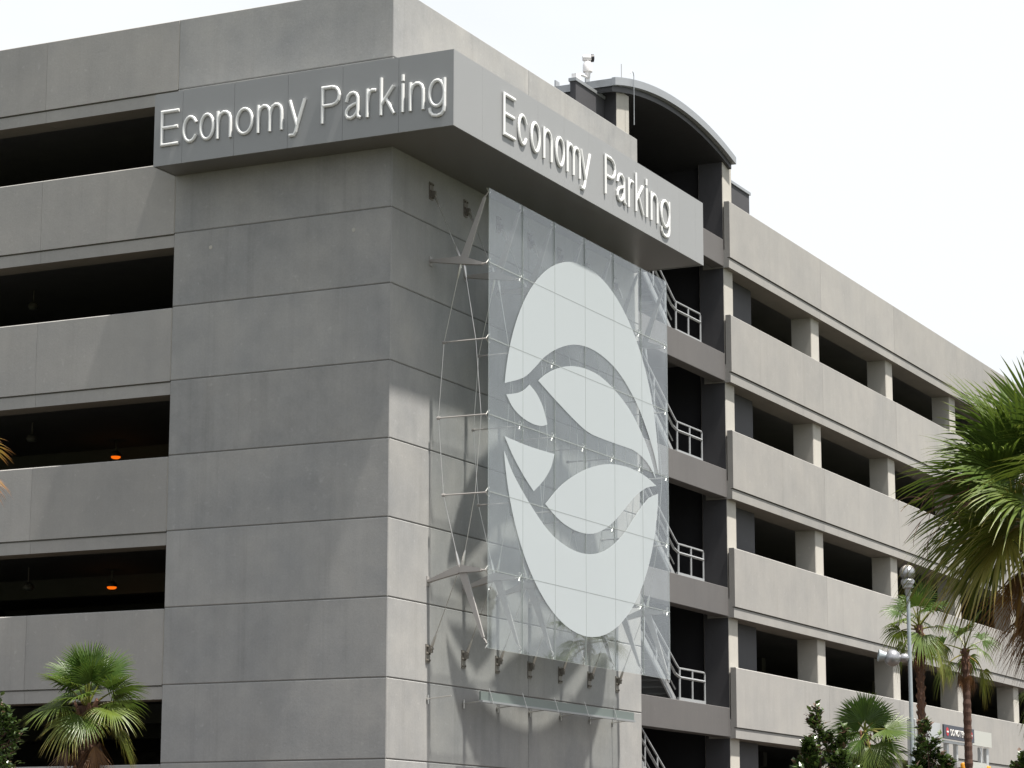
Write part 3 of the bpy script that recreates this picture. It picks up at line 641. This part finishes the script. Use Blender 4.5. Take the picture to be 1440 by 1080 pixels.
b = MB(); b.box((2.1, 33.05, 4.72), (2.14, 35.45, 5.06)); b.build('bar', M['paleboard'], CB)
for y in (32.93, 35.62): b = MB(); b.lathe([(.0, -.27), (.08, -.24), (.10, -.1), (.10, .1), (.08, .14), (0, .16)], 14, (2.12, y, 4.84)); b.build('end_bumper', M['yellow'], CB, smooth=True)
b = MB()
for y in (33.5, 35.2): b.tube([(2.0, y, 5.55), (2.12, y, 5.06)], .012, 5)
b.build('hanger', M['steel'], CB)

# ------------------------------------------------------------------ palms
def add_age(mb, n, val):
    mb.attr.setdefault('age', []).extend([val]*n if not isinstance(val, list) else val)
def frond(parent, base, az, el, pet, rad, curl, droop, age, rng, nseg=40, spread=118, roll=0., fold=.22, name='frond', split=.5):
    mb = MB(); up = Vector((0, 0, 1))
    if name == 'dead_frond': split = .30
    h = Vector((math.cos(az), math.sin(az), 0)); p = Vector(base); e = el; pts = [p.copy()]
    ns = 6
    for i in range(ns):
        d = h*math.cos(e)+up*math.sin(e); p = p+d*pet/ns; pts.append(p.copy()); e -= curl/ns
    n0 = len(mb.v); mb.tube(pts, [.028-.003*i for i in range(ns+1)], 5); add_age(mb, len(mb.v)-n0, min(1, age*.8+.28))
    t = h*math.cos(e-.1)+up*math.sin(e-.1); s = h.cross(up).normalized()
    s = (Matrix.Rotation(roll, 3, t) @ s).normalized(); n = s.cross(t).normalized()
    if n.z < 0 and abs(roll) < 1.2: n = -n
    hub = pts[-1]
    dth = 2*R(spread)/nseg
    for i in range(nseg):
        th = -R(spread)+dth*(i+.5)+rng.uniform(-.2, .2)*dth
        L = rad*(.70+.30*math.cos(th*.62))*rng.uniform(.92, 1.06)
        dr = (t*math.cos(th)+s*math.sin(th)+n*fold*abs(math.sin(th))).normalized(); sd = n.cross(dr).normalized()
        nn = dr.cross(sd).normalized()
        drp = droop*rng.uniform(.6, 1.4); w0 = math.tan(dth/2)*1.12; rs = rng.uniform(-.06, .06)
        rows_ = []; ages = []
        for r in (.04, .26, split, .72, .88, 1.):
            wv = r*L*w0 if r <= split else split*L*w0*(1-((r-split)/(1-split))**1.3)
            c = hub+dr*(r*L)+up*(-drp*L*max(0, r-.28)**2*1.6)+sd*(rs*L*max(0, r-split))
            k = nn*(.35*wv)
            rows_.append((c-sd*wv, c+k, c+sd*wv))
            a = age+max(0, r-.72)*1.1*rng.uniform(.5, 1.4)*(.5+age)+rng.uniform(-.04, .04); ages += [max(0, min(1, a))]*3
        b0 = len(mb.v); vs = [v for rw in rows_ for v in rw]; fs = []
        for k in range(len(rows_)-1):
            fs += [(k*3, k*3+1, k*3+4, k*3+3), (k*3+1, k*3+2, k*3+5, k*3+4)]
        mb.add(vs, fs); add_age(mb, len(vs), ages)
    return mb.build(name, M['frond'], parent)
def trunk(parent, x, y, z1, r0, r1, rng, lean=(0, 0), boots=0, bz=1.2, bl=.22):
    mb = MB(); pr = []; nn = max(8, int(z1/.12))
    pts = [(x+lean[0]*(1-i/nn)**1.5, y+lean[1]*(1-i/nn)**1.5, z1*i/nn) for i in range(nn+1)]
    mb.tube(pts, [(r0+(r1-r0)*i/nn)*(1+.06*((i % 2)*2-1)+rng.uniform(-.05, .05)) for i in range(nn+1)], 14)
    o = mb.build('trunk', M['bark'], parent, smooth=False)
    if boots:
        mb = MB()
        for i in range(boots):
            z = z1-bz+bz*i/boots; a = i*2.4+rng.uniform(-.2, .2); d = Vector((math.cos(a), math.sin(a), 0)); s = Vector((-d.y, d.x, 0))
            c = Vector((x, y, z))+d*r1*.9; q = c+d*bl*.35+Vector((0, 0, bl)); w = bl*.33
            mb.add([c-s*w, c+s*w, c+s*w-Vector((0, 0, .1)), c-s*w-Vector((0, 0, .1)), q-s*w*.4, q+s*w*.4, q+s*w*.4+d*.03-Vector((0, 0, .05)), q-s*w*.4+d*.03-Vector((0, 0, .05))],
                   [(0, 1, 5, 4), (3, 2, 6, 7), (0, 3, 7, 4), (1, 2, 6, 5), (4, 5, 6, 7)])
        mb.build('leaf_base', M['boot'], o)
    return o
CAMA = math.atan2(-44.668, 24.555)
def palm(name, label, x, y, z, r0, r1, seed, n, pet, rad, dead=0, nseg=36, boots=24, lean=(0, 0), extra=(), elr=(80, -35), droop=.5, agek=.0, bz=1.2, skip=None, group=None, bl=.22):
    rng = random.Random(seed); T = thing(name, label, 'palm tree', (x+lean[0], y+lean[1], 0), group)
    trunk(T, x, y, z-.1, r0, r1, rng, lean, boots, bz, bl)
    for i in range(n):
        f = i/(n-1) if n > 1 else 0
        az = i*2.39996+rng.uniform(-.2, .2); el = R(elr[0]+(elr[1]-elr[0])*f+rng.uniform(-6, 6))
        if skip and skip(az, f): continue
        frond(T, (x, y, z-.05-.25*f), az, el, pet*rng.uniform(.85, 1.15), rad*rng.uniform(.9, 1.1), R(8+47*f*f), droop*(.22+1.1*f)*rng.uniform(.8, 1.2), max(0, agek+.30*f**3+rng.uniform(-.05, .08)), rng, nseg, roll=rng.uniform(-.8, .8)*(1-.5*f))
    for i in range(dead):
        az = i*2.39996+.8; frond(T, (x, y, z-.35), az, R(-50+rng.uniform(-12, 12)), pet*.8, rad*.95, R(45), .25, rng.uniform(.72, 1.), rng, max(18, nseg//2), spread=50, fold=.5, name='dead_frond')
    for kw in extra: frond(T, rng=rng, nseg=kw.pop('nseg', nseg), **kw)
    return T
# azimuths: image right = +26 deg, towards the camera = about -61 deg
IR, TC = R(26), R(-64)
palm('fan_palm', 'bushy green fan palm with hanging brown fronds at the lower left', -2.05, -7.16, 4.62, .22, .18, 3, 17, .52, .70, dead=10, nseg=42, boots=90, bz=2.6, elr=(84, 8), droop=.4, bl=.16,
     extra=[dict(base=(-2.05, -7.16, 4.2), az=TC+.55, el=R(-25), pet=.55, rad=.62, curl=R(50), droop=.2, age=.8, spread=42, fold=.6, name='dead_frond', nseg=22), dict(base=(-2.05, -7.16, 4.2), az=TC-.75, el=R(-25), pet=.6, rad=.62, curl=R(50), droop=.2, age=.85, spread=42, fold=.6, name='dead_frond', nseg=22),
            dict(base=(-2.05, -7.16, 4.3), az=TC+.05, el=R(20), pet=.5, rad=.6, curl=R(55), droop=.35, age=.06)])
palm('fan_palm', 'palm at the left frame edge with only yellowed leaf tips showing', 1.92, -16.55, 7.42, .2, .16, 5, 20, .55, .58, dead=8, agek=.55, nseg=30)
palm('fan_palm', 'slender reddish-trunked palm directly behind the lamp post', 5.85, 16.5, 7.75, .10, .085, 11, 14, .58, .62, dead=3, nseg=30, boots=60, bz=3.0, elr=(80, -18), droop=.7, bl=.08)
palm('fan_palm', 'small bright green palm rising between the dark shrubs', 8.28, 4.72, 4.50, .10, .07, 21, 8, .42, .62, dead=1, nseg=38, boots=10, bz=.6, elr=(10, -62), droop=.45, bl=.12,
     extra=[dict(base=(8.28, 4.72, 4.45), az=TC+.35, el=R(80), pet=.20, rad=.66, spread=140, curl=R(4), droop=.08, age=0, roll=-.55), dict(base=(8.28, 4.72, 4.45), az=TC-.5, el=R(74), pet=.18, rad=.66, spread=140, curl=R(4), droop=.08, age=0, roll=.6),
            dict(base=(8.28, 4.72, 4.45), az=IR+math.pi+.3, el=R(52), pet=.22, rad=.60, curl=R(10), droop=.2, age=.02, roll=1.1), dict(base=(8.28, 4.72, 4.45), az=IR-.2, el=R(48), pet=.22, rad=.62, curl=R(10), droop=.2, age=.02, roll=-1.1),
            dict(base=(8.28, 4.72, 4.45), az=TC+.1, el=R(-30), pet=.5, rad=.5, curl=R(40), droop=.3, age=.12), dict(base=(8.28, 4.72, 4.45), az=IR-.4, el=R(0), pet=.6, rad=.55, curl=R(60), droop=.3, age=.16, spread=50)])
palm('fan_palm', 'tall thin palm with bare brown trunk before the signboard', 3.87, 27.4, 8.1, .13, .105, 31, 9, .7, .62, dead=7, nseg=26, boots=16, bz=.5, elr=(70, -18), droop=.8, bl=.08)
palm('fan_palm', 'palm at the right frame edge behind the largest palm', 8.6, 19.5, 6.5, .2, .16, 41, 16, .65, .8, dead=4, nseg=28, elr=(75, -25), droop=.7)
# nearest palm
BX, BY, BZ = 17.75, -17.5, 5.55
BP = palm('fan_palm', 'largest nearest palm with long green leaves and a brown dead frond, at right', BX, BY, BZ, .26, .2, 51, 22, .75, 1.12, dead=9, nseg=56, boots=30, agek=.08, elr=(82, 12), droop=.42,
     extra=[dict(base=(BX, BY, BZ-.15), az=R(238), el=R(-8), pet=.55, rad=1.12, curl=R(12), droop=.35, age=.30, spread=95, roll=.7),
            dict(base=(BX, BY, BZ-.2), az=R(228), el=R(-38), pet=.62, rad=1.12, curl=R(34), droop=.15, age=.60, spread=60, roll=.3, name='dead_frond'),
            dict(base=(BX, BY, BZ-.2), az=R(250), el=R(-40), pet=.62, rad=1.05, curl=R(36), droop=.15, age=.70, spread=55, roll=-.2, name='dead_frond'),
            dict(base=(BX, BY, BZ-.1), az=IR+math.pi+.25, el=R(-18), pet=.55, rad=1.08, curl=R(10), droop=.5, age=.24, spread=80, roll=.9),
            dict(base=(BX, BY, BZ-.2), az=IR+math.pi+.05, el=R(-40), pet=.62, rad=1.12, curl=R(38), droop=.2, age=.62, spread=62, roll=.5, name='dead_frond'),
            dict(base=(BX, BY, BZ-.25), az=IR+math.pi+.5, el=R(-45), pet=.5, rad=1.1, curl=R(40), droop=.2, age=.74, spread=48, fold=.4, name='dead_frond'),
            dict(base=(BX, BY, BZ-.25), az=IR+math.pi-.5, el=R(-52), pet=.55, rad=1.05, curl=R(35), droop=.2, age=.82, spread=48, fold=.4, name='dead_frond'),
            dict(base=(BX, BY, BZ), az=IR+math.pi-.3, el=R(12), pet=.5, rad=1.1, curl=R(8), droop=.35, age=.1, roll=.8), dict(base=(BX, BY, BZ), az=IR+math.pi+.5, el=R(28), pet=.5, rad=1.1, curl=R(8), droop=.3, age=.06, roll=-.8)])
rng = random.Random(9)
mb = MB()
for j in range(3):
    a = IR+math.pi+rng.uniform(-.25, .25); p = Vector((BX, BY, BZ)); d = Vector((math.cos(a), math.sin(a), .95-.25*j)).normalized(); pts = [p]
    for i in range(10):
        p = p+d*.155; d = (d+Vector((0, 0, -.17))).normalized(); pts.append(p)
    mb.tube(pts, [.012-.0009*i for i in range(11)], 4)
    for i in range(4, 11):
        for q in range(2):
            p2 = pts[i].copy(); dd = Vector((rng.uniform(-.6, .6)+math.cos(a)*.5, rng.uniform(-.5, .5)+math.sin(a)*.5, rng.uniform(-.9, .2))).normalized(); pp = [p2]
            for k in range(4): p2 = p2+dd*.075; dd = (dd+Vector((rng.uniform(-.2, .2), rng.uniform(-.2, .2), -.25))).normalized(); pp.append(p2)
            mb.tube(pp, [.005, .004, .003, .003, .002], 3)
mb.build('flower_stalk', M['twig'], BP)

# ------------------------------------------------------------------ broadleaf shrubs
def shrub(label, x, y, h, rmax, seed, n=9400, leaf=.15, tilt=1.):
    rng = random.Random(seed); T = thing('magnolia_shrub', label, 'shrub', (x, y, 0), 'glossy dark shrubs around the garage')
    mb = MB(); mb.tube([(x, y, 0), (x+.03, y, h*.5), (x, y, h*.93)], [.06, .035, .01], 7)
    tips = []
    nb = 260
    leaders = [(0, 0, h, rmax*.85)]+[(rmax*.42*math.cos(k*2.1+seed), rmax*.42*math.sin(k*2.1+seed), h*rng.uniform(.80, .93), rmax*rng.uniform(.62, .8)) for k in range(4)]
    for i in range(nb):
        ld = leaders[i % len(leaders)]; lx, ly, hh, rm = ld; f = (i+.5)/nb; z = hh*(.16+.84*f)+rng.uniform(-.12, .12); rr = rm*(1-f**1.5)**.75*(.55+.45*min(1, f*6))*rng.uniform(.55, 1.15)*(1+.15*math.sin(i*.37+seed)); a = i*2.39996+rng.uniform(-.3, .3)
        q = Vector((x+lx+rr*math.cos(a), y+ly+rr*math.sin(a), z)); s0 = Vector((x+lx*.8, y+ly*.8, max(.1, z-rr*.55-.1))); md = (s0+q)/2+Vector((0, 0, -.05))
        mb.tube([s0, md, q], [.014, .010, .006], 4); tips.append((s0, q))
    mb.build('branches', M['bark'], T)
    mb = MB(); per = n//nb
    for s0, q in tips:
        d0 = (q-s0).normalized(); tipage = rng.random(); tf = (q.z/h)
        for k in range(per):
            f = 1-abs(rng.gauss(0, .33)); c = s0+(q-s0)*max(.1, f)+Vector((rng.gauss(0, .05), rng.gauss(0, .05), rng.gauss(0, .05)))
            a = rng.uniform(0, 6.283); d = (Vector((math.cos(a), math.sin(a), rng.uniform(-.3, .9)))+d0*.7).normalized()
            s = d.cross(Vector((rng.uniform(-.4, .4), rng.uniform(-.4, .4), 1))).normalized(); u = s.cross(d)
            L = leaf*rng.uniform(.7, 1.3); w = L*.29
            age = rng.uniform(0, .5) if rng.random() < (.93-.2*(tf > .9)) else rng.uniform(.7, 1)
            mb.add([c, c+d*L*.4-s*w+u*w*.3, c+d*L*.45, c+d*L*.4+s*w+u*w*.3, c+d*L-u*L*.12], [(0, 1, 2), (0, 2, 3), (1, 4, 2), (2, 4, 3)])
            add_age(mb, 5, age)
    mb.build('foliage', M['magnolia'], T)
    return T
shrub('dark glossy shrub with reddish tips left of the small bright palm', 8.1, 2.5, 4.70, 1.05, 61)
shrub('low dark shrub behind the foot of the small bright palm', 7.6, 6.9, 4.15, 1.35, 62)
shrub('dark pointed shrub between the lamp post and the brown palm trunk', 8.62, 7.83, 4.78, .85, 63)
shrub('reddish dark shrub cut off by the right frame edge', 10.85, 8.6, 4.72, .95, 64)
shrub('deep green shrub in the lower left corner beside the bushy palm', -1.15, -11.3, 4.95, 1.1, 65, n=9500, leaf=.11)
for o in bpy.data.objects:
    if '_w' in o: del o['_w']
